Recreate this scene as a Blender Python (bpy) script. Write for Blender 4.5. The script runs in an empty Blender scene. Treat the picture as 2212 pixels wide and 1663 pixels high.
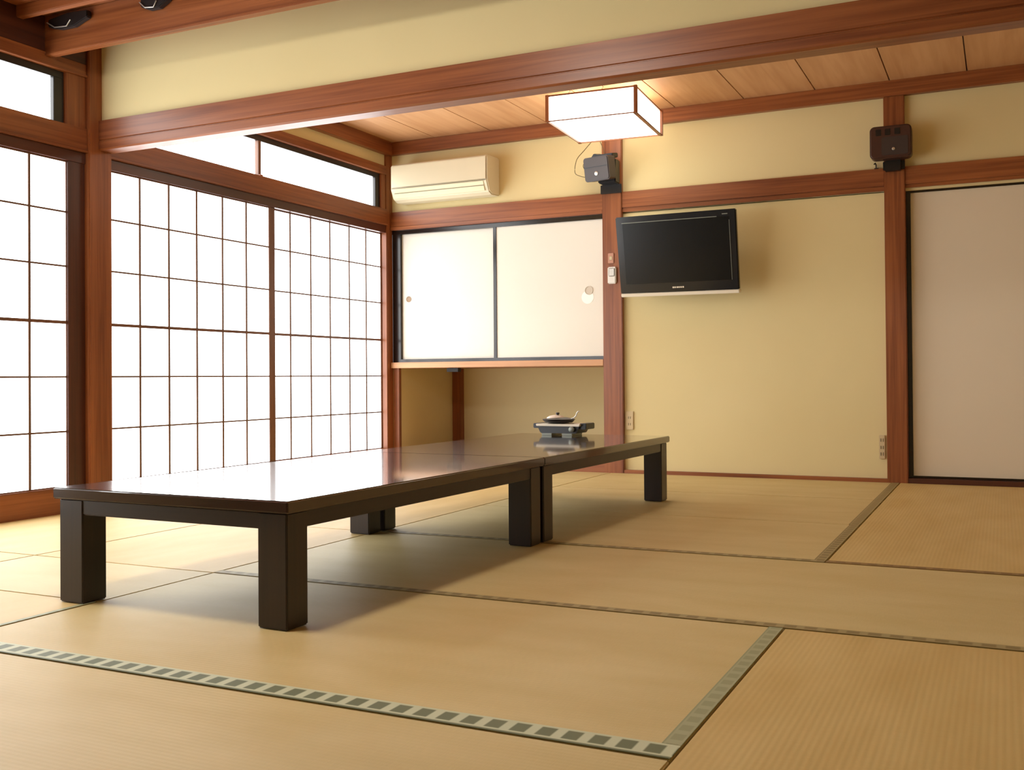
import bpy, bmesh, math, random
from mathutils import Vector, Matrix
S = bpy.context.scene
COL = S.collection

# ------------------------------------------------------------ camera, world, exposure
def make_camera():
    yaw, pitch, roll = [math.radians(a) for a in (-25.6298, .5897, -.4284)]
    F = Vector((math.sin(yaw)*math.cos(pitch), math.cos(yaw)*math.cos(pitch), math.sin(pitch)))
    R = Vector((math.cos(yaw), -math.sin(yaw), 0)); U = R.cross(F)
    R, U = R*math.cos(roll)+U*math.sin(roll), -R*math.sin(roll)+U*math.cos(roll)
    cd = bpy.data.cameras.new('camera'); c = bpy.data.objects.new('camera', cd); COL.objects.link(c)
    M = Matrix(((R.x, U.x, -F.x, 4.1811), (R.y, U.y, -F.y, -6.6044), (R.z, U.z, -F.z, .6521), (0, 0, 0, 1)))
    c.matrix_world = M
    cd.sensor_width = 36; cd.lens = 2208.29/2212*36
    cd.shift_x = 0; cd.shift_y = -(831.5-792.9)/2212
    cd.clip_start = .05
    S.camera = c
make_camera()
w = bpy.data.worlds.new('daylight'); S.world = w; w.use_nodes = True
w.node_tree.nodes['Background'].inputs[0].default_value = (.85, .93, 1, 1)
w.node_tree.nodes['Background'].inputs[1].default_value = 1.0
S.view_settings.view_transform = 'Standard'; S.view_settings.look = 'None'
S.view_settings.exposure = 0.3; S.view_settings.gamma = 1
S.cycles.use_denoising = True
S.cycles.max_bounces = 10; S.cycles.diffuse_bounces = 6
S.cycles.sample_clamp_indirect = 6
PAPER_E = 4.6      # daylight coming through the shoji paper
GLASS_E = 6.0      # bright frosted transom panes
LAMP_E = 3.6       # paper ceiling lantern

# ------------------------------------------------------------ materials
def srgb(r, g, b):
    f = lambda c: (c/255/12.92) if c/255 <= .04045 else ((c/255+.055)/1.055)**2.4
    return (f(r), f(g), f(b), 1)
def newmat(name):
    m = bpy.data.materials.new(name); m.use_nodes = True
    nt = m.node_tree; b = nt.nodes['Principled BSDF']
    return m, nt, b
def plain(name, col, rough=.5, metal=0, spec=.5, noise=0):
    m, nt, b = newmat(name)
    b.inputs['Roughness'].default_value = rough; b.inputs['Metallic'].default_value = metal
    b.inputs['Specular IOR Level'].default_value = spec
    if noise:
        tc = nt.nodes.new('ShaderNodeTexCoord'); n = nt.nodes.new('ShaderNodeTexNoise'); n.inputs['Scale'].default_value = 9
        mx = nt.nodes.new('ShaderNodeMix'); mx.data_type = 'RGBA'
        mx.inputs[6].default_value = [c*(1-noise) for c in col[:3]]+[1]; mx.inputs[7].default_value = [min(1, c*(1+noise)) for c in col[:3]]+[1]
        nt.links.new(tc.outputs['Object'], n.inputs['Vector']); nt.links.new(n.outputs[0], mx.inputs[0]); nt.links.new(mx.outputs[2], b.inputs['Base Color'])
    else:
        b.inputs['Base Color'].default_value = col
    return m
def wood(name, c1, c2, axis, rough=.4, coat=0, fine=60, bump=.15):
    m, nt, b = newmat(name); N = nt.nodes.new; L = nt.links.new
    tc = N('ShaderNodeTexCoord'); mp = N('ShaderNodeMapping'); L(tc.outputs['Object'], mp.inputs[0])
    sc = [fine, fine, fine]; sc[axis] = 1.6; mp.inputs['Scale'].default_value = sc
    n = N('ShaderNodeTexNoise'); n.inputs['Scale'].default_value = 1; n.inputs['Detail'].default_value = 5; n.inputs['Distortion'].default_value = .6
    L(mp.outputs[0], n.inputs['Vector'])
    mp2 = N('ShaderNodeMapping'); L(tc.outputs['Object'], mp2.inputs[0]); sc = [9, 9, 9]; sc[axis] = .9; mp2.inputs['Scale'].default_value = sc
    n2 = N('ShaderNodeTexNoise'); n2.inputs['Scale'].default_value = 1; n2.inputs['Detail'].default_value = 2; L(mp2.outputs[0], n2.inputs['Vector'])
    ad = N('ShaderNodeMath'); ad.operation = 'ADD'; L(n.outputs[0], ad.inputs[0]); L(n2.outputs[0], ad.inputs[1])
    cr = N('ShaderNodeValToRGB'); cr.color_ramp.elements[0].position = .72; cr.color_ramp.elements[1].position = 1.25
    hv = N('ShaderNodeMath'); hv.operation = 'SUBTRACT'; hv.inputs[1].default_value = 0.0
    mr = N('ShaderNodeMapRange'); mr.inputs[1].default_value = .7; mr.inputs[2].default_value = 1.3
    L(ad.outputs[0], mr.inputs[0])
    mx = N('ShaderNodeMix'); mx.data_type = 'RGBA'; mx.inputs[6].default_value = c1; mx.inputs[7].default_value = c2
    nt.nodes.remove(cr); nt.nodes.remove(hv)
    L(mr.outputs[0], mx.inputs[0]); L(mx.outputs[2], b.inputs['Base Color'])
    b.inputs['Roughness'].default_value = rough; b.inputs['Coat Weight'].default_value = coat; b.inputs['Coat Roughness'].default_value = .06
    bp = N('ShaderNodeBump'); bp.inputs['Strength'].default_value = bump; bp.inputs['Distance'].default_value = .001
    L(n.outputs[0], bp.inputs['Height']); L(bp.outputs[0], b.inputs['Normal'])
    return m
def plaster(name, c1, c2):
    m, nt, b = newmat(name); N = nt.nodes.new; L = nt.links.new
    tc = N('ShaderNodeTexCoord')
    n = N('ShaderNodeTexNoise'); n.inputs['Scale'].default_value = 1.3; n.inputs['Detail'].default_value = 3; L(tc.outputs['Object'], n.inputs['Vector'])
    mx = N('ShaderNodeMix'); mx.data_type = 'RGBA'; mx.inputs[6].default_value = c1; mx.inputs[7].default_value = c2
    L(n.outputs[0], mx.inputs[0]); L(mx.outputs[2], b.inputs['Base Color']); b.inputs['Roughness'].default_value = .9
    b.inputs['Specular IOR Level'].default_value = .2
    n3 = N('ShaderNodeTexNoise'); n3.inputs['Scale'].default_value = 420; L(tc.outputs['Object'], n3.inputs['Vector'])
    bp = N('ShaderNodeBump'); bp.inputs['Strength'].default_value = .12; bp.inputs['Distance'].default_value = .001
    L(n3.outputs[0], bp.inputs['Height']); L(bp.outputs[0], b.inputs['Normal'])
    return m
def tatami(name, axis, c1, c2):
    """woven rush: fine ribs running along the given axis, mottled straw colour"""
    m, nt, b = newmat(name); N = nt.nodes.new; L = nt.links.new
    tc = N('ShaderNodeTexCoord'); sp = N('ShaderNodeSeparateXYZ'); L(tc.outputs['Object'], sp.inputs[0])
    across = sp.outputs[1-axis]; along = sp.outputs[axis]
    mu = N('ShaderNodeMath'); mu.operation = 'MULTIPLY'; mu.inputs[1].default_value = 2*math.pi/.0135; L(across, mu.inputs[0])
    si = N('ShaderNodeMath'); si.operation = 'SINE'; L(mu.outputs[0], si.inputs[0])
    mp = N('ShaderNodeMapping'); L(tc.outputs['Object'], mp.inputs[0]); sc = [1, 1, 1]; sc[axis] = 1.4; sc[1-axis] = 4; mp.inputs['Scale'].default_value = sc
    n = N('ShaderNodeTexNoise'); n.inputs['Scale'].default_value = 1.6; n.inputs['Detail'].default_value = 4; L(mp.outputs[0], n.inputs['Vector'])
    mp2 = N('ShaderNodeMapping'); L(tc.outputs['Object'], mp2.inputs[0]); sc = [1, 1, 1]; sc[axis] = 500; sc[1-axis] = 25; mp2.inputs['Scale'].default_value = sc
    n2 = N('ShaderNodeTexNoise'); n2.inputs['Scale'].default_value = 1; n2.inputs['Detail'].default_value = 2; L(mp2.outputs[0], n2.inputs['Vector'])
    mx = N('ShaderNodeMix'); mx.data_type = 'RGBA'; mx.inputs[6].default_value = c1; mx.inputs[7].default_value = c2
    mr = N('ShaderNodeMapRange'); mr.inputs[1].default_value = .3; mr.inputs[2].default_value = .7; L(n.outputs[0], mr.inputs[0]); L(mr.outputs[0], mx.inputs[0])
    # ribs: valleys a little darker
    a1 = N('ShaderNodeMath'); a1.operation = 'MULTIPLY_ADD'; a1.inputs[1].default_value = .012 if axis == 0 else .018; a1.inputs[2].default_value = .93; L(si.outputs[0], a1.inputs[0])
    a2 = N('ShaderNodeMath'); a2.operation = 'MULTIPLY_ADD'; a2.inputs[1].default_value = .14; L(n2.outputs[0], a2.inputs[0]); L(a1.outputs[0], a2.inputs[2])
    vm = N('ShaderNodeVectorMath'); vm.operation = 'SCALE'; L(mx.outputs[2], vm.inputs[0]); L(a2.outputs[0], vm.inputs['Scale'])
    L(vm.outputs[0], b.inputs['Base Color'])
    b.inputs['Roughness'].default_value = .55; b.inputs['Specular IOR Level'].default_value = .35
    bp = N('ShaderNodeBump'); bp.inputs['Strength'].default_value = .06 if axis == 0 else .08; bp.inputs['Distance'].default_value = .0012
    L(si.outputs[0], bp.inputs['Height']); L(bp.outputs[0], b.inputs['Normal'])
    return m
def heri(name, axis, width, c1=None, c2=None):
    """cloth border: pale mint with a row of dark olive blocks, dark line along one edge"""
    m, nt, b = newmat(name); N = nt.nodes.new; L = nt.links.new
    tc = N('ShaderNodeTexCoord'); sp = N('ShaderNodeSeparateXYZ'); L(tc.outputs['Object'], sp.inputs[0])
    al = sp.outputs[axis]; ac = sp.outputs[1-axis]
    def mth(op, x, y=None):
        n = N('ShaderNodeMath'); n.operation = op
        for i, v in enumerate((x, y)):
            if v is None: continue
            if isinstance(v, (int, float)): n.inputs[i].default_value = v
            else: L(v, n.inputs[i])
        return n.outputs[0]
    p = .052
    fr = mth('FRACT', mth('MULTIPLY', al, 1/p))
    tri = mth('ABSOLUTE', mth('SUBTRACT', fr, .5))              # 0 at block centre
    mr = N('ShaderNodeMapRange'); mr.inputs[1].default_value = .34; mr.inputs[2].default_value = .27; L(tri, mr.inputs[0])
    u = mth('DIVIDE', mth('ABSOLUTE', mth('ADD', ac, -width*.04)), width/2)
    mv = N('ShaderNodeMapRange'); mv.inputs[1].default_value = .72; mv.inputs[2].default_value = .58; L(u, mv.inputs[0])
    blk = mth('MULTIPLY', mr.outputs[0], mv.outputs[0])
    ed = N('ShaderNodeMapRange'); ed.inputs[1].default_value = -width*.36; ed.inputs[2].default_value = -width*.42; L(ac, ed.inputs[0])
    msk = mth('MAXIMUM', blk, ed.outputs[0])
    mx = N('ShaderNodeMix'); mx.data_type = 'RGBA'; mx.inputs[6].default_value = c1 or srgb(192, 196, 164); mx.inputs[7].default_value = c2 or srgb(100, 106, 74)
    L(msk, mx.inputs[0]); L(mx.outputs[2], b.inputs['Base Color']); b.inputs['Roughness'].default_value = .6
    wv = N('ShaderNodeTexNoise'); wv.inputs['Scale'].default_value = 900; L(tc.outputs['Object'], wv.inputs['Vector'])
    bp = N('ShaderNodeBump'); bp.inputs['Strength'].default_value = .1; bp.inputs['Distance'].default_value = .0005; L(wv.outputs[0], bp.inputs['Height']); L(bp.outputs[0], b.inputs['Normal'])
    return m
def glow(name, col, e, base=(.8, .8, .78, 1), vary=0):
    m, nt, b = newmat(name)
    b.inputs['Base Color'].default_value = base; b.inputs['Roughness'].default_value = .8
    b.inputs['Emission Color'].default_value = col; b.inputs['Emission Strength'].default_value = e
    return m

M = {}
for ax, k in enumerate('xyz'):
    M['wood_'+k] = wood('red cedar grain '+k, srgb(108, 54, 24), srgb(156, 92, 50), ax, .36)
    M['dark_'+k] = wood('dark track wood '+k, srgb(58, 28, 18), srgb(84, 42, 26), ax, .35)
    M['board_'+k] = wood('ceiling cedar board '+k, srgb(188, 138, 92), srgb(206, 158, 112), ax, .55, fine=26)
    M['table_'+k] = wood('dark lacquered table wood '+k, srgb(29, 17, 13), srgb(42, 25, 18), ax, .34, coat=.12, fine=90, bump=.05)
M['table_top'] = wood('polished dark table top', srgb(42, 26, 20), srgb(58, 38, 29), 1, .2, coat=1.0, fine=90, bump=.05)
M['muntin'] = plain('shoji lattice wood', srgb(104, 74, 56), .6)
M['stile'] = wood('shoji stile wood', srgb(96, 62, 46), srgb(120, 80, 58), 2, .45)
M['paper'] = glow('shoji paper lit by daylight', (.93, .97, 1, 1), PAPER_E)
M['frost'] = glow('frosted transom pane', (.93, .98, 1, 1), GLASS_E)
M['black_al'] = plain('black window metal', srgb(30, 22, 20), .35)
M['plaster'] = plaster('ochre sand plaster', srgb(213, 197, 147), srgb(223, 208, 160))
M['plaster_dim'] = M['plaster']
M['fusuma'] = plaster('fusuma paper', srgb(216, 203, 180), srgb(222, 210, 188))
M['cab_door'] = plaster('cabinet door paper', srgb(222, 217, 206), srgb(228, 223, 212))
M['lacquer'] = plain('black lacquer frame', srgb(28, 18, 14), .18)
M['tat_x'] = tatami('tatami rush x', 0, srgb(192, 170, 114), srgb(202, 182, 130))
M['tat_y'] = tatami('tatami rush y', 1, srgb(194, 164, 102), srgb(204, 177, 118))
M['gap'] = plain('floor board', srgb(70, 50, 30), .8)
M['ac'] = plain('ivory plastic', srgb(212, 203, 174), .4, noise=.02)
M['ac_lo'] = plain('ivory plastic flap', srgb(220, 210, 174), .4)
M['line'] = plain('dark seam', srgb(120, 110, 84), .6)
M['white'] = plain('white plastic', srgb(225, 220, 212), .4)
M['beige'] = plain('beige plastic', srgb(206, 186, 146), .5)
M['spk'] = plain('speaker plastic', srgb(58, 48, 46), .38)
M['spk_br'] = plain('brown speaker plastic', srgb(66, 40, 32), .35)
M['blk'] = plain('black plastic', srgb(18, 16, 18), .35)
M['bezel'] = plain('tv bezel gloss', srgb(30, 31, 34), .16)
M['screen'] = plain('tv screen glass', srgb(10, 11, 12), .22, spec=.35)
M['silver'] = plain('silver metal', srgb(200, 196, 188), .3, metal=.8)
M['silver_p'] = plain('silver paint', srgb(226, 216, 196), .4)
M['grey'] = plain('grey metal', srgb(120, 122, 112), .4, metal=.5)
M['navy'] = plain('dark blue enamel', srgb(26, 26, 38), .3)
M['iron'] = plain('dark iron', srgb(24, 14, 12), .5)
M['wire'] = plain('olive cable', srgb(96, 80, 44), .6)
M['lamp'] = glow('lantern paper glowing', (1, .94, .82, 1), LAMP_E)
M['lamp_small'] = glow('small lantern paper glowing', (1, .94, .84, 1), 78)
M['pull'] = plain('pull disc', srgb(196, 184, 166), .4, noise=.05)
M['food'] = plain('pale pot lid', srgb(228, 214, 200), .35)

# ------------------------------------------------------------ mesh helpers
class MB:
    def __init__(s): s.bm = bmesh.new()
    def box(s, x0, x1, y0, y1, z0, z1, rot=None, piv=None):
        vs = [s.bm.verts.new((x, y, z)) for x in (x0, x1) for y in (y0, y1) for z in (z0, z1)]
        for f in ((0, 1, 3, 2), (4, 6, 7, 5), (0, 4, 5, 1), (2, 3, 7, 6), (0, 2, 6, 4), (1, 5, 7, 3)):
            s.bm.faces.new([vs[i] for i in f])
        if rot: bmesh.ops.rotate(s.bm, verts=vs, cent=piv or (0, 0, 0), matrix=rot)
        return vs
    def prism(s, prof, axis, a, b):
        """extrude a closed 2-D outline along an axis (the outline lists the other two axes in order)"""
        def P(u, v, t):
            q = [u, v]; q.insert(axis, t); return q
        A = [s.bm.verts.new(P(u, v, a)) for u, v in prof]; B = [s.bm.verts.new(P(u, v, b)) for u, v in prof]
        n = len(prof); s.bm.faces.new(A); s.bm.faces.new(B[::-1])
        for i in range(n): s.bm.faces.new([A[i], B[i], B[(i+1) % n], A[(i+1) % n]])
        return A+B
    def lathe(s, prof, c, axis=2, n=32):
        """revolve (radius, height) points about an axis through c"""
        rings = []
        for r, h in prof:
            ring = []
            for k in range(n):
                t = 2*math.pi*k/n; u, v = r*math.cos(t), r*math.sin(t)
                q = [u, v]; q.insert(axis, h); ring.append(s.bm.verts.new(Vector(q)+Vector(c)))
            rings.append(ring)
        for A, B in zip(rings, rings[1:]):
            for k in range(n): s.bm.faces.new([A[k], A[(k+1) % n], B[(k+1) % n], B[k]])
        s.bm.faces.new(rings[0]); s.bm.faces.new(rings[-1])
    def tube(s, pts, r, n=8):
        pts = [Vector(p) for p in pts]; rings = []
        for i, p in enumerate(pts):
            d = (pts[min(i+1, len(pts)-1)]-pts[max(i-1, 0)]).normalized()
            a = d.cross(Vector((0, 0, 1)));
            if a.length < .01: a = d.cross(Vector((1, 0, 0)))
            a.normalize(); b = d.cross(a)
            rings.append([s.bm.verts.new(p+a*r*math.cos(2*math.pi*k/n)+b*r*math.sin(2*math.pi*k/n)) for k in range(n)])
        for A, B in zip(rings, rings[1:]):
            for k in range(n): s.bm.faces.new([A[k], A[(k+1) % n], B[(k+1) % n], B[k]])
        s.bm.faces.new(rings[0]); s.bm.faces.new(rings[-1])
    def rrect(s, w, h, r, n=5):
        o = []
        for cx, cz, a0 in ((w/2-r, h/2-r, 0), (-w/2+r, h/2-r, 90), (-w/2+r, -h/2+r, 180), (w/2-r, -h/2+r, 270)):
            for k in range(n+1):
                a = math.radians(a0+90*k/n); o.append((cx+r*math.cos(a), cz+r*math.sin(a)))
        return o
    def build(s, name, mat, parent=None, bevel=0, smooth=False, seg=2):
        bmesh.ops.recalc_face_normals(s.bm, faces=s.bm.faces)
        if bevel:
            bmesh.ops.bevel(s.bm, geom=[e for e in s.bm.edges if len(e.link_faces) == 2 and e.calc_face_angle(0) > .6], offset=bevel, segments=seg, affect='EDGES', clamp_overlap=True)
        me = bpy.data.meshes.new(name); s.bm.to_mesh(me); s.bm.free(); me.materials.append(mat)
        if smooth:
            for p in me.polygons: p.use_smooth = True
            try: me.set_sharp_from_angle(angle=math.radians(40))
            except Exception: pass
        o = bpy.data.objects.new(name, me); COL.objects.link(o)
        if parent: o.parent = parent
        return o
def thing(name, label, cat, loc, rz=0, group=None):
    o = bpy.data.objects.new(name, None); COL.objects.link(o); o.empty_display_size = .1
    o.location = loc; o.rotation_euler = (0, 0, rz); o['label'] = label; o['category'] = cat
    if group: o['group'] = group
    return o
def tag(o, label, cat, group=None):
    o['label'] = label; o['category'] = cat
    if group: o['group'] = group
    return o
def struct(name, mb, mat, bevel=0):
    o = mb.build(name, mat, None, bevel); o['kind'] = 'structure'; return o
TRIM = [0]
def trim(mat, *boxes, bevel=.002):
    TRIM[0] += 1; m = MB()
    for b in boxes: m.box(*b)
    return struct('trim_%d' % TRIM[0], m, M[mat], bevel)

# ------------------------------------------------------------ shell
m = MB(); m.box(-.15, 5.6, -8.6, .0, -.12, -.055); struct('floor', m, M['gap'])
# back wall: band above the lintel, panel behind the television, recess behind the white door
m = MB(); m.box(-.1, 5.6, 0, .12, 1.765, 2.6); m.box(1.72, 3.66, 0, .12, -.05, 1.77); m.box(3.66, 5.6, .06, .12, -.05, 1.77)
struct('wall_back', m, M['plaster'])
m = MB(); m.box(-.1, 0, -8.6, 0, 2.24, 2.6); m.box(-.1, 0, -8.6, -5.75, -.05, 2.24); struct('wall_left', m, M['plaster'])
m = MB(); m.box(5.5, 5.6, -8.6, .1, -.05, 2.6); struct('wall_right', m, M['plaster'])
m = MB(); m.box(-.1, 5.6, -8.7, -8.6, -.05, 2.6); struct('wall_front', m, M['plaster'])
m = MB(); m.box(0, 5.5, -2.80, -2.74, 1.975, 2.55); struct('wall_middle', m, M['plaster'])
# alcove under the cabinet
m = MB(); m.box(-.06, .045, 0.0, .95, .0, .75); struct('wall_alcove_left', m, M['plaster'])
m = MB(); m.box(-.06, 1.75, .93, .99, .0, .75); struct('wall_alcove_back', m, M['plaster'])
m = MB(); m.box(1.72, 1.76, .125, .95, .0, .75); struct('wall_alcove_right', m, M['plaster'])
m = MB(); m.box(0.02, 1.72, .035, .93, -.05, .085); o = struct('floor.001', m, M['wood_x'])
trim('wood_x', (.02, 1.73, -.01, .035, -.05, .09))
trim('wood_z', (.047, .12, .86, .93, .085, .74))

# ceilings: back room boards with dark joints, front room boards running the other way
m = MB()
xs = [-.05, .41, .872, 1.325, 1.785, 2.245, 2.70, 3.145, 3.583, 4.012, 4.46, 4.92, 5.5]
for a, b in zip(xs, xs[1:]): m.box(a+.0035, b-.0035, -2.74, .0, 2.435, 2.455)
struct('ceiling', m, M['board_y'])
m = MB()
for x in xs[1:-1]: m.box(x-.012, x+.012, -2.74, -.0, 2.4551, 2.47)
m.box(-.05, 5.5, -8.6, 0, 2.5551, 2.6); struct('ceiling.001', m, M['dark_y'])
m = MB(); y = -2.80
while y > -8.5: m.box(0, 5.5, y-.30, y-.006, 2.42, 2.44); y -= .306
struct('ceiling.002', m, M['wood_x'])
# cornices of the back room
trim('wood_x', (0, 5.5, -.045, 0, 2.34, 2.435))
trim('wood_y', (0, .045, -2.74, -.045, 2.335, 2.435))
# heavy beam between the two rooms: upper face with a fine groove, lip along the lower edge
m = MB(); m.prism([(-2.82, 1.978), (-2.82, 1.882), (-2.814, 1.879), (-2.814, 1.876), (-2.82, 1.873), (-2.82, 1.836), (-2.812, 1.828), (-2.73, 1.828), (-2.724, 1.834), (-2.724, 1.978)], 0, .02, 5.5)
TRIM[0] += 1; struct('trim_%d' % TRIM[0], m, M['wood_x'])
# left corner post of the beam and post strip above
trim('wood_z', (-.06, .036, -2.88, -2.735, -.05, 2.42), bevel=.004)
# corner post, cabinet side post, two wall posts
trim('wood_z', (-.06, .014, -.088, 0, -.05, 2.40))
trim('wood_z', (.016, .066, -.004, .03, .0, .73))
trim('wood_z', (1.722, 1.862, -.035, .1, -.05, 2.34), bevel=.004)
trim('wood_z', (3.545, 3.664, -.035, .1, -.05, 2.34), bevel=.004)
# lintels of the back wall
trim('wood_x', (.014, 1.722, -.025, 0, 1.797, 1.909), (.014, 1.722, -.032, 0, 1.772, 1.797))
trim('wood_x', (1.862, 3.545, -.025, 0, 1.80, 1.909), (1.862, 3.545, -.018, 0, 1.772, 1.80))
trim('wood_x', (3.664, 5.5, -.025, 0, 1.80, 1.909), (3.664, 5.5, -.018, .06, 1.78, 1.80))
# thin floor trim under the plaster panel
trim('wood_x', (1.862, 3.545, -.028, -.001, -.05, .022), bevel=.001)

# ------------------------------------------------------------ left wall woodwork, both openings
for a, b in ((-2.735, -.088), (-5.75, -2.88)):
    trim('wood_y', (-.06, .012, a, b, -.05, .128), bevel=.004)                     # sill
    trim('wood_y', (-.06, .022, a, b, 1.815, 1.925), (-.06, .030, a, b, 1.803, 1.815))  # lintel with lit lip
    trim('dark_y', (-.06, .010, a, b, 1.748, 1.803), bevel=.001)                    # grooved track
    trim('wood_y', (-.06, .018, a, b, 2.192, 2.25), (-.06, .026, a, b, 2.184, 2.196))   # rail above the transom
trim('dark_z', (-.06, .004, -2.985, -2.88, .128, 1.80), bevel=.002)
trim('wood_z', (-.06, .012, -2.998, -2.88, 1.925, 2.19), bevel=.002)
trim('wood_z', (-.02, .016, -1.535, -1.508, 1.815, 1.935), bevel=.002)
trim('dark_y', (0, .02, -8.5, -3.13, 2.25, 2.42), (0, .02, -3.085, -2.88, 2.25, 2.42), bevel=.002)
# wooden board beam hanging under the front-room ceiling
trim('wood_x', (0, 5.5, -3.125, -3.09, 2.236, 2.42), (0, 5.5, -3.13, -3.085, 2.228, 2.24), bevel=.003)
trim('wood_x', (0, 5.5, -3.29, -3.25, 2.365, 2.42), bevel=.003)
trim('dark_x', (0, 5.5, -3.75, -3.70, 2.34, 2.42), bevel=.003)
trim('dark_x', (0, 5.5, -4.25, -4.20, 2.34, 2.42), bevel=.003)

def transom(name, y0, y1, mull):
    o = bpy.data.objects.new(name, None); COL.objects.link(o); o.location = (0, y0, 1.925); o['kind'] = 'structure'
    L = y1-y0
    f = MB(); f.box(-.045, -.005, 0, L, .224, .263); f.box(-.045, -.005, L-.06, L, 0, .224); f.box(-.045, -.005, 0, .04, 0, .224); f.box(-.045, -.01, .04, L-.06, 0, .008)
    f.build('window_frame', M['black_al'], o, .002)
    p = MB(); p.box(-.032, -.028, .04, L-.06, .008, .224); p.build('window_pane', M['frost'], o)
    for q in mull:
        k = MB(); k.box(-.04, .0, q-y0-.013, q-y0+.013, .0, .224); k.build('mullion', M['stile'], o, .002)
transom('window_1', -2.735, -.145, (-1.52,)); transom('window_2', -5.75, -3.0, (-4.4,))
trim('wood_z', (-.06, .010, -.145, -.088, 1.925, 2.19), bevel=.002)

# ------------------------------------------------------------ shoji screens (paper, lattice, stiles, mid rail, bottom rail)
def shoji(y0, y1, cols, xo, label, st0, st1):
    t = thing('shoji_screen', label, 'screen', (xo, y0, .128), 0, 'paper lattice screens along the left wall')
    L = y1-y0; H = 1.748-.128
    p = MB(); p.box(-.0075, -.0055, st0, L-st1, .004, H-.006); p.build('paper', M['paper'], t)
    for a, b in ((0, st0), (L-st1, L)):
        s_ = MB(); s_.box(-.022, .0, a, b, 0, H); s_.build('stile', M['stile'], t, .0015)
    r = MB(); r.box(-.022, -.002, st0, L-st1, H-.008, H); r.build('top_rail', M['stile'], t)
    r = MB(); r.box(-.022, -.002, st0, L-st1, 0, .006); r.build('bottom_rail', M['stile'], t)
    r = MB(); r.box(-.006, .0, st0, L-st1, .943-.128-.008, .943-.128+.008); r.build('middle_rail', M['stile'], t, .001)
    for c in cols:
        r = MB(); r.box(-.0055, -.001, c-y0-.0062, c-y0+.0062, .006, H-.008); r.build('muntin', M['muntin'], t)
    for z in (.4017, .6725, 1.2219, 1.492):
        r = MB(); r.box(-.0055, -.0012, st0, L-st1, z-.128-.0045, z-.128+.0045); r.build('muntin', M['muntin'], t)
shoji(-2.733, -1.372, (-2.505, -2.292, -2.073, -1.856, -1.644), -.004, 'white paper shoji screen right of the thick left post, behind the near table', .022, .058)
shoji(-1.405, -.088, (-1.18, -.959, -.739, -.506, -.293), -.030, 'white paper shoji screen nearest the corner, beside the wall cabinet', .034, .012)
shoji(-4.34, -2.985, (-4.11, -3.885, -3.655, -3.428, -3.20), -.004, 'white paper shoji screen left of the thick post, cut by the photo edge', .045, .004)
shoji(-5.75, -4.32, (-5.5, -5.26, -5.02, -4.79, -4.56), -.030, 'unseen white paper shoji screen added for its light, left of all others', .045, .045)  # out-of-view glowing screen, added to bring more light from the left

# ------------------------------------------------------------ tatami mats
random.seed(4)
OLIVE = (srgb(158, 142, 96), srgb(130, 112, 68)); BROWN = (srgb(142, 112, 64), srgb(122, 92, 48))
def mat(x0, x1, y0, y1, axis, label, front=0, right=0, tint=None):
    tc_ = tint or (None, None)
    cx, cy = (x0+x1)/2, (y0+y1)/2; hx, hy = (x1-x0)/2, (y1-y0)/2; g = .0022
    t = thing('tatami_mat', label, 'mat', (cx, cy, -.055), 0, 'tatami mats covering the floor')
    s_ = MB(); s_.box(-hx+g, hx-g, -hy+g, hy-g, 0, .0545); s_.build('rush_surface', M['tat_x' if axis == 0 else 'tat_y'], t, .0025)
    if front:
        b = MB(); b.box(-hx+g, hx-g, -front/2, front/2, 0, .0016); o = b.build('cloth_border', heri('tatami border cloth', 0, front, *tc_), t, .0004); o.location = (0, -hy+g+front/2, .0543)
    if right:
        e = front if front else 0
        b = MB(); b.box(-right/2, right/2, -hy+g+e+.0005, hy-g, 0, .0016); o = b.build('cloth_border', heri('tatami border cloth side', 1, right, *((srgb(160, 160, 124), srgb(144, 146, 110)) if not tint else tint)), t, .0004); o.location = (hx-g-right/2, 0, .0543)
mat(1.765, 3.665, -4.915, -3.916, 0, 'tatami mat under the near end of the tables, patterned green border along its front', .066, .036)
mat(1.765, 4.6, -3.916, -2.917, 0, 'long tatami mat running from under the near table to the right edge', .04, 0, OLIVE)
mat(1.765, 3.665, -5.87, -4.915, 0, 'tatami mat in the bottom left foreground in front of the patterned green border')
mat(3.665, 4.62, -5.87, -3.916, 1, 'tatami mat in the bottom right corner with visible woven ribs')
mat(.9, 1.765, -3.916, -2.917, 1, 'tatami mat under the left long side of the near table')
mat(.9, 1.765, -4.41, -3.916, 0, 'small tatami mat behind the near left table leg')
mat(.9, 1.765, -5.9, -4.41, 1, 'tatami mat in front of the near left table leg at the left edge', 0, .018)
mat(.0, .9, -3.916, -2.0, 1, 'tatami mat along the wooden sill under the left shoji screen')
mat(.0, .9, -5.83, -3.916, 1, 'tatami mat by the sill, cut by the left edge of the photo')
mat(1.765, 3.615, -2.917, -1.94, 0, 'tatami mat right of the far table, with a border along its front', .04, .04, OLIVE)
mat(1.765, 3.615, -1.94, -.97, 0, 'tatami mat behind the far table leg, between two thin seams', 0, .045, OLIVE)
mat(1.765, 3.615, -.97, -.03, 0, 'tatami mat along the back wall below the television', 0, .045, OLIVE)
mat(3.615, 4.6, -2.917, -.03, 1, 'tatami mat in front of the white sliding door on the right', .04, 0, BROWN)
mat(.9, 1.765, -2.917, -1.0, 1, 'tatami mat under the left side of the far table')
mat(.0, .9, -2.0, -.03, 1, 'tatami mat between the far table and the shoji in the corner')
mat(.9, 1.765, -1.0, -.03, 0, 'tatami mat in front of the alcove under the cabinet')

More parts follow.
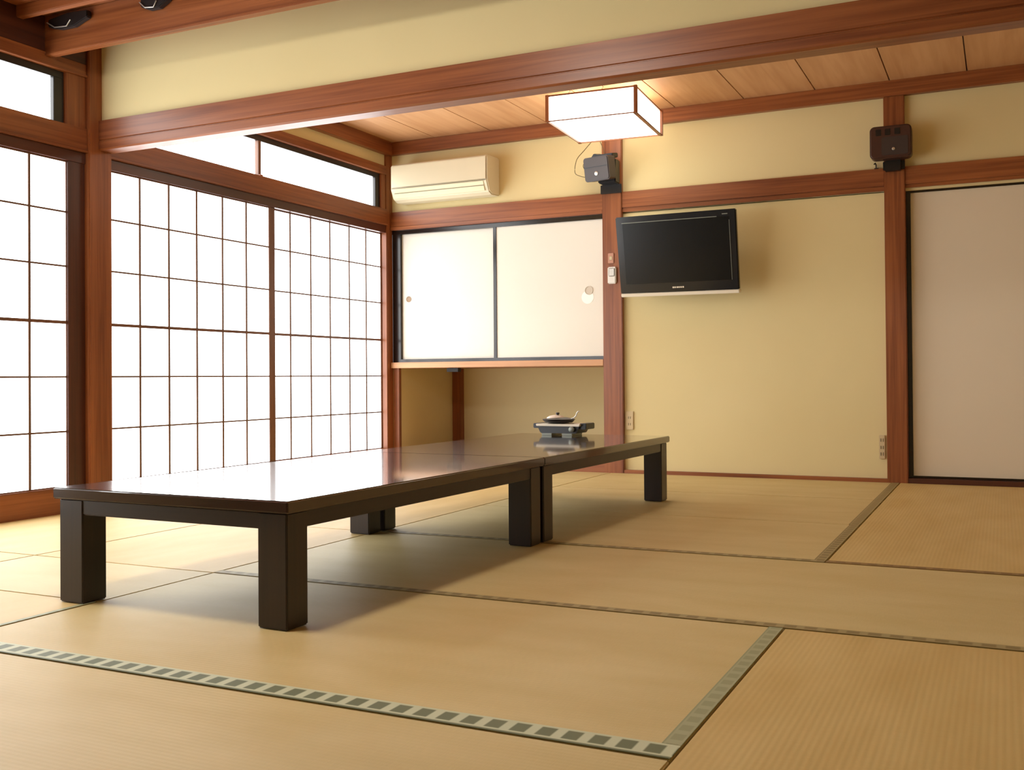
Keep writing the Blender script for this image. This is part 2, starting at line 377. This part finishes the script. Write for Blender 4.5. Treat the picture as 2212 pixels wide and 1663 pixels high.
# ------------------------------------------------------------ right sliding door (fusuma)
d = bpy.data.objects.new('door_1', None); COL.objects.link(d); d.location = (3.664, .02, 0); d['kind'] = 'structure'
m = MB(); m.box(.026, .93, .004, .02, .04, 1.752); m.build('door_panel', M['fusuma'], d)
m = MB(); m.box(.0, .026, -.004, .03, .03, 1.775); m.box(.93, .955, -.004, .03, .03, 1.775); m.box(.026, .93, -.004, .03, 1.752, 1.779); m.box(.026, .93, -.004, .03, .03, .042)
m.build('door_frame', M['lacquer'], d, .001)
d2 = bpy.data.objects.new('door_2', None); COL.objects.link(d2); d2.location = (4.62, .02, 0); d2['kind'] = 'structure'
m = MB(); m.box(.026, .855, .004, .02, .04, 1.752); m.build('door_panel', M['fusuma'], d2)
m = MB(); m.box(.0, .026, -.004, .03, .03, 1.775); m.box(.855, .88, -.004, .03, .03, 1.775); m.box(.026, .855, -.004, .03, 1.752, 1.779); m.box(.026, .855, -.004, .03, .03, .042)
m.build('door_frame', M['lacquer'], d2, .001)
trim('dark_x', (3.664, 5.5, -.03, .06, -.05, .029), bevel=.002)

# ------------------------------------------------------------ hanging cabinet over the alcove
c = thing('wall_cabinet', 'hanging cabinet with two white sliding doors in black frames over the alcove', 'cabinet', (.066, 0, .73))
W = 1.722-.066
m = MB(); m.box(-.051, W-.001, .05, .93, .03, 1.03); m.build('body', M['wood_x'], c)
m = MB(); m.box(-.052, W-.001, -.035, .93, .0, .043); m.build('shelf_board', wood('pale shelf edge', srgb(168, 116, 74), srgb(196, 146, 102), 0, .45), c, .002)
m = MB(); m.box(-.051, W-.001, -.006, .05, 1.010, 1.042); m.box(-.051, .018, -.004, .05, .043, 1.010); m.box(.018, W-.001, -.006, .05, .043, .066)
m.build('track_frame', M['lacquer'], c, .001)
for (a, b, yy, px, left) in ((.018, .832, .022, .075, 1), (.802, W-.002, .004, 1.55, 0)):
    dd = MB(); dd.box(a, b, yy, yy+.016, .066, 1.010); do = dd.build('door', M['cab_door'], c, .001)
    if left:
        pp = MB(); pp.lathe([(.022, 0), (.022, -.003), (.017, -.003), (.015, -.001), (.0005, -.001)], (px, yy, .52), 1, 28); pp.build('pull', plain('brass pull', srgb(150, 122, 92), .4), do, smooth=True)
    else:
        pp = MB(); pp.lathe([(.030, 0), (.030, -.004), (.026, -.004), (.024, -.002), (.0005, -.002)], (px-.01, yy, .522), 1, 32); pp.build('pull', M['pull'], do, smooth=True)
        e = MB(); e.lathe([(.045, 0), (.045, -.0012)], (px-.02, yy, .475), 1, 40); e.build('pale_disc', plain('white patch', srgb(250, 246, 238), .6), do)  # thin pale disc on the door, just below the pull
        e = MB(); e.box(a, a+.026, yy-.006, yy+.018, .060, 1.012); e.build('door_edge', M['lacquer'], do, .002)
m = MB(); m.box(.27, .37, .25, .30, -.03, -.001); m.build('bracket', M['iron'], c, .002)

# ------------------------------------------------------------ two low tables end to end
def low_table(label, cx, cy, rz, Lt, Wt=.876, H=.3368):
    t = thing('low_table', label, 'table', (cx, cy, 0.0012), rz, 'dark low tables placed end to end')
    def P(x0, x1, y0, y1, z0, z1, name, mt, bv=.003):
        m = MB(); m.box(x0, x1, y0, y1, z0, z1); return m.build(name, M[mt], t, bv, seg=3)
    hx, hy = Wt/2, Lt/2
    P(-hx, hx, -hy, hy, H-.033, H, 'tabletop', 'table_top', .004)
    a = .016; th = .024
    P(-hx+a+.08, hx-a-.08, -hy+a, -hy+a+th, H-.078, H-.033, 'apron', 'table_x'); P(-hx+a+.08, hx-a-.08, hy-a-th, hy-a, H-.078, H-.033, 'apron', 'table_x')
    P(-hx+a, -hx+a+th, -hy+a+.08, hy-a-.08, H-.078, H-.033, 'apron', 'table_y'); P(hx-a-th, hx-a, -hy+a+.08, hy-a-.08, H-.078, H-.033, 'apron', 'table_y')
    lx, ly = .098, .088; q = .013
    for sx in (-1, 1):
        for sy in (-1, 1):
            x0 = (-hx+q) if sx < 0 else (hx-q-lx); y0 = (-hy+q) if sy < 0 else (hy-q-ly)
            P(x0, x0+lx, y0, y0+ly, 0.0, H-.033, 'leg', 'table_z', .004)
rz = math.radians(-1.274)
ex = Vector((math.cos(rz), math.sin(rz), 0)); ey = Vector((-math.sin(rz), math.cos(rz), 0))
c0 = Vector((2.5214, -4.4853, 0)); LT = 1.559
ca = c0-ex*.438+ey*(LT/2); cb = c0-ex*.438+ey*(LT*1.5+.0015)
low_table('dark brown low wooden table nearest the camera, window light on its top', ca.x, ca.y, rz, LT)
low_table('dark brown low wooden table farther back, a portable stove on its far end', cb.x, cb.y, rz, LT)

# ------------------------------------------------------------ portable stove with pan
st = thing('portable_stove', 'black portable stove with a dark pan on the far end of the tables', 'stove', (2.02, -1.455, .3384), math.radians(-1.3))
m = MB(); m.prism([(-.105, .012), (.105, .012), (.125, .05), (-.125, .05)], 1, -.075, .075); m.build('body', M['blk'], st, .003)
m = MB(); m.prism([(-.127, .050), (.127, .050), (.13, .062), (-.13, .062)], 1, -.082, .082); m.build('rim', M['silver_p'], st, .002)
m = MB(); m.box(-.155, -.118, -.06, .06, .038, .064); m.build('side_handle', M['navy'], st, .003)
m = MB(); m.box(.118, .158, -.06, .06, .034, .066); m.build('side_handle', M['blk'], st, .003)
for a, b in ((-.1, -.04), (.02, .08)):
    m = MB(); m.box(a, b, -.07, .07, .0, .014); m.build('foot', M['grey'], st, .002)
m = MB(); m.lathe([(.045, .064), (.075, .068), (.088, .082), (.09, .086), (.086, .086), (.05, .094), (.0005, .096)], (-.028, 0, 0), 2, 40); m.build('pan', M['blk'], st, smooth=True)
m = MB(); m.lathe([(.052, .088), (.05, .094), (.036, .103), (.012, .108), (.0005, .108)], (-.045, -.0, 0), 2, 32); o = m.build('lid', M['food'], st, smooth=True)
k = MB(); k.lathe([(.007, .106), (.007, .112), (.011, .115), (.009, .121), (.0005, .122)], (-.035, 0, 0), 2, 16); k.build('knob', M['iron'], o, smooth=True)
m = MB(); m.tube([(.045, 0, .088), (.062, 0, .094), (.074, 0, .105), (.078, 0, .118), (.086, 0, .128), (.098, 0, .128)], .0028); m.build('ladle_handle', M['silver'], st, smooth=True)
m = MB(); m.lathe([(.016, 0), (.016, -.012), (.012, -.015)], (.085, -.079, .034), 1, 20); m.build('gas_knob', M['grey'], st, smooth=True)

# ------------------------------------------------------------ television on a wall arm
tv = thing('television', 'black flat television mounted on the ochre wall right of the post', 'television', (2.306, -.20, 1.165))
ti = Matrix.Rotation(math.radians(10.5), 4, 'X')
pv = bpy.data.objects
def tvp(m, name, mt, parent=None, bevel=0, smooth=False):
    o = m.build(name, mt, parent or tv, bevel, smooth)
    return o
def TI(mb): bmesh.ops.transform(mb.bm, matrix=ti, verts=mb.bm.verts)
w2 = .392
m = MB(); m.prism([(-w2, .035), (w2, .03), (w2+.002, .535), (-w2-.004, .535)], 1, .0, .035); TI(m); bz = m.build('bezel', M['bezel'], tv, .006)
m = MB(); m.box(-w2+.03, w2-.03, .035, .085, .06, .50); TI(m); m.build('back_housing', M['blk'], tv, .01)
m = MB(); m.box(-w2+.043, w2-.043, -.0015, .0, .095, .492); TI(m); m.build('screen', M['screen'], tv)
m = MB(); m.box(-w2+.038, w2-.12, -.003, .0, .492, .4965); m.box(w2-.043, w2-.04, -.003, .0, .095, .47); TI(m); m.build('screen_trim', M['grey'], tv)
m = MB(); m.prism([(-w2, .012), (w2, .008), (w2, .032), (-w2, .037)], 1, .002, .05); TI(m); m.build('speaker_strip', M['silver_p'], tv, .004)
m = MB()
for i, ww in enumerate((.010, .008, .010, .009, .009, .010)): m.box(-.038+i*.013, -.038+i*.013+ww, -.003, .0, .058, .068)
TI(m); m.build('logo', M['silver_p'], tv)
m = MB(); m.box(w2-.085, w2-.05, -.002, .0, .505, .511); TI(m); m.build('emblem', M['grey'], tv)
m = MB(); m.box(-.1, .1, .185, .2, .18, .40); m.box(-.05, .05, .0, .19, .24, .33); m.build('wall_mount', M['iron'], tv, .002)

# ------------------------------------------------------------ air conditioner
ac = thing('air_conditioner', 'ivory wall air conditioner above the cabinet in the corner', 'air conditioner', (.125, 0, 1.955))
m = MB(); m.prism([(-.001, .005), (-.12, .0), (-.165, .018), (-.195, .075), (-.2, .09), (-.2, .26), (-.185, .275), (-.001, .28)], 0, 0, .80); m.build('housing', M['ac'], ac, .008, seg=3)
m = MB(); m.box(.008, .792, -.204, -.19, .098, .262); m.build('front_panel', M['ac'], ac, .004)
m = MB(); m.prism([(-.198, .088), (-.205, .088), (-.178, .022), (-.168, .022)], 0, .03, .77); m.build('louver', M['ac_lo'], ac, .002)
m = MB(); m.box(.01, .79, -.2052, -.2, .0925, .0955); m.build('seam', M['line'], ac)
m = MB(); m.prism([(-.1945, .059), (-.196, .059), (-.1945, .055), (-.193, .055)], 0, .03, .77); m.build('seam', M['line'], ac)

# ------------------------------------------------------------ paper lanterns under the ceiling
def lantern(label, x, y, rz, cz, zb=2.2, W=.275, D=.31, H=.155, mt='lamp'):
    t = thing('ceiling_lamp', label, 'lamp', (x, y, zb), rz, 'square paper ceiling lamps')
    m = MB(); m.box(-W+.006, W-.006, -D+.006, D-.006, .004, H-.004); m.build('paper_shade', M[mt], t)
    for sx in (-1, 1):
        for sy in (-1, 1):
            m = MB(); m.box(sx*W-.010, sx*W+.010, sy*D-.010, sy*D+.010, -.004, H+.004); m.build('corner_post', M['wood_z'], t, .001)
    m = MB()
    for s_ in (-1, 1):
        m.box(-W, W, s_*D-.003, s_*D+.003, H-.006, H+.003); m.box(s_*W-.003, s_*W+.003, -D, D, H-.006, H+.003)
        m.box(-W, W, s_*D-.002, s_*D+.002, -.003, .003)
    m.box(-W-.004, -W+.003, -D, D, -.004, .004); m.box(W-.016, W+.004, -D, D, -.004, .004)
    m.build('frame', M['wood_x'], t)
    m = MB(); m.box(-.09, .09, -.05, .05, H, H+.02); m.build('canopy', M['wood_x'], t, .002)
    for q in (-W*.58, W*.18):
        yq = -D*.8
        m = MB(); m.tube([(q, yq, H), (q, yq, H+.02), (q+.01, yq, H+.035), (q, yq, H+.045), (q, yq, cz-zb)], .0022); m.build('hanger', M['iron'], t, smooth=True)
    m = MB(); m.tube([(0, 0, H), (0, 0, cz-zb)], .01); m.build('rod', M['iron'], t, smooth=True)
lantern('glowing square paper lamp with wooden corners hanging in the back room', 1.970, -.615, math.radians(3.5), 2.435)
lantern('square paper ceiling lamp of the front room above the near table', 2.15, -4.75, math.radians(-1), 2.42, 2.24, .15, .15, .12, 'lamp_small')

# ------------------------------------------------------------ speakers on the posts
s1 = thing('speaker', 'small dark speaker with hanging wires clamped to the post beside the lamp', 'speaker', (1.79, -.04, 1.93), 0, 'wall speakers on the posts')
rot = Matrix.Rotation(math.radians(-14), 4, 'Z') @ Matrix.Rotation(math.radians(10), 4, 'X')
def SP(mb, off=(-.035, -.16, .115)): bmesh.ops.transform(mb.bm, matrix=Matrix.Translation(off) @ rot, verts=mb.bm.verts)
m = MB(); m.prism(m.rrect(.20, .16, .02), 1, -.02, .07); SP(m); cab = m.build('cabinet', M['spk'], s1, .006)
m = MB(); m.box(-.097, .097, -.0225, -.019, .012, .016); SP(m); m.build('groove', M['blk'], cab)
m = MB(); m.lathe([(.014, -.0195), (.014, -.024), (.009, -.026)], (0, 0, -.03), 1, 20); SP(m); m.build('emblem', M['silver'], cab, smooth=True)
m = MB(); m.prism([(-.095, .06), (.095, .075), (.095, .105), (-.02, .108), (-.055, .12), (-.075, .1), (-.095, .095)], 1, .03, .1); SP(m, (-.03, -.14, .105)); m.build('rear_housing', M['blk'], s1, .004)
m = MB(); m.box(-.06, .065, -.09, .0, .03, .19); m.build('bracket', M['blk'], s1, .006)
m = MB(); m.box(-.072, .078, -.012, .0, -.03, .03); m.build('clamp_band', M['blk'], s1, .002)
s2 = thing('speaker', 'brown-black speaker with rounded corners on the right wall post', 'speaker', (3.60, -.04, 1.88), 0, 'wall speakers on the posts')
m = MB(); m.prism(m.rrect(.235, .195, .028), 1, -.115, -.03); bmesh.ops.translate(m.bm, verts=m.bm.verts, vec=(-.005, 0, .16)); cab = m.build('cabinet', M['spk_br'], s2, .008, seg=3)
for q in (-.072, -.02, .034):
    m = MB(); m.box(q-.016, q+.016, -.1175, -.112, .20, .238); m.build('slot', M['blk'], cab, .002)
m = MB(); m.prism(m.rrect(.15, .11, .012), 1, -.1175, -.11); bmesh.ops.translate(m.bm, verts=m.bm.verts, vec=(.02, 0, .135)); g = m.build('grille', M['spk'], cab, .002)
m = MB(); m.lathe([(.009, -.117), (.009, -.121), (.006, -.122)], (.012, 0, .115), 1, 18); m.build('emblem', M['silver'], cab, smooth=True)
m = MB(); m.box(-.045, .045, -.04, .0, .0, .2); m.box(-.058, .066, -.02, .0, .01, .062); m.build('clamp_band', M['blk'], s2, .003)

# cables drooping from the lamp to the left speaker
def smooth_pts(p, n=6):
    out = []
    for i in range(len(p)-1):
        p0, p1, p2, p3 = [Vector(p[max(0, min(len(p)-1, j))]) for j in (i-1, i, i+1, i+2)]
        for k in range(n):
            t = k/n; out.append(.5*((2*p1)+(-p0+p2)*t+(2*p0-5*p1+4*p2-p3)*t*t+(-p0+3*p1-3*p2+p3)*t**3))
    out.append(Vector(p[-1])); return out
CAB = [[(1.7, -0.12, 2.267), (1.628, -0.12, 2.196), (1.573, -0.12, 2.138), (1.559, -0.12, 2.054), (1.593, -0.12, 2.025), (1.654, -0.12, 2.007)], [(1.736, -0.12, 2.263), (1.766, -0.12, 2.191), (1.775, -0.12, 2.14)], [(1.673, -0.15, 2.054), (1.639, -0.15, 2.066), (1.633, -0.15, 2.092), (1.66, -0.15, 2.105)]]
for pts, lab in zip(CAB, ('long thin cable looping from the ceiling lamp down to the dark speaker', 'short thin cable dropping from the lamp to the speaker top', 'small wire loop at the left side of the dark speaker')):
    m = MB(); m.tube(smooth_pts(pts), .0024, 6); tag(m.build('cable', M['wire'], None, smooth=True), lab, 'cable', 'thin cables at the left speaker')

# ------------------------------------------------------------ small fittings
t = thing('remote_holder', 'white remote holder on the post left of the television', 'remote holder', (1.795, -.035, 1.285))
m = MB(); m.box(-.03, .03, -.022, -.001, 0, .115); m.build('holder', M['white'], t, .006, seg=3)
m = MB(); m.box(-.021, .021, -.026, -.02, .05, .105); m.build('remote', plain('remote shell', srgb(214, 212, 208), .3), t, .003)
t = thing('wall_plate', 'small wood-coloured plate on the post above the white remote holder', 'plate', (1.785, -.035, 1.425))
m = MB(); m.box(-.021, .021, -.008, -.001, 0, .07); pl = m.build('plate', plain('tan plate', srgb(186, 136, 112), .5), t, .003)
m = MB(); m.box(-.010, .010, -.010, -.008, .022, .048); m.build('button', M['beige'], t, .001)
t = thing('wall_outlet', 'beige outlet plate low on the wall right of the television post', 'outlet', (1.897, 0, .293), 0, 'wall outlets')
m = MB(); m.box(-.028, .028, -.010, -.001, 0, .125); m.build('plate', M['beige'], t, .003)
for z in (.038, .082):
    m = MB(); m.box(-.009, -.005, -.0115, -.009, z-.008, z+.008); m.box(.005, .009, -.0115, -.009, z-.008, z+.008); m.build('socket', M['line'], t)
t = thing('wall_outlet', 'narrow grey-beige outlet strip low on the wall left of the right post', 'outlet', (3.515, 0, .14), 0, 'wall outlets')
m = MB(); m.box(-.018, .018, -.012, -.001, 0, .145); m.build('plate', plain('grey beige plate', srgb(200, 180, 142), .5), t, .003)
for z in (.03, .07, .115):
    m = MB(); m.box(-.010, -.004, -.0135, -.011, z-.010, z+.010); m.box(.004, .009, -.0135, -.011, z-.010, z+.010); m.build('socket', M['line'], t)
m = MB(); m.tube([(3.498, -.012, 1.909), (3.498, -.012, 1.935), (3.494, -.02, 1.945), (3.488, -.024, 1.938)], .0045); m.box(3.488, 3.512, -.022, -.004, 1.909, 1.915)
tag(m.build('wall_hook', M['iron'], None, smooth=True), 'tiny black hook standing on the lintel left of the right speaker', 'hook')
for x, w_, lab in ((.20, .26, 'dark iron ceiling bracket nearest the left post'), (.75, .17, 'dark iron ceiling bracket at the top edge, right of the first')):
    t = thing('ceiling_bracket', lab, 'bracket', (x, -3.126, 2.33), 0, 'iron brackets on the front ceiling beam')
    m = MB(); m.prism([(-w_/2, .02), (-w_*.2, .0), (w_*.15, .0), (w_/2, .03), (w_/2, .062), (0, .07), (-w_/2, .055)], 1, -.03, -.001); m.build('plate', M['iron'], t, .004)
    m = MB(); m.tube([(-w_/2, -.034, .04), (-w_*.3, -.034, .01), (0, -.034, .004), (w_*.1, -.034, .03)], .003); m.build('rod', M['silver'], t, smooth=True)
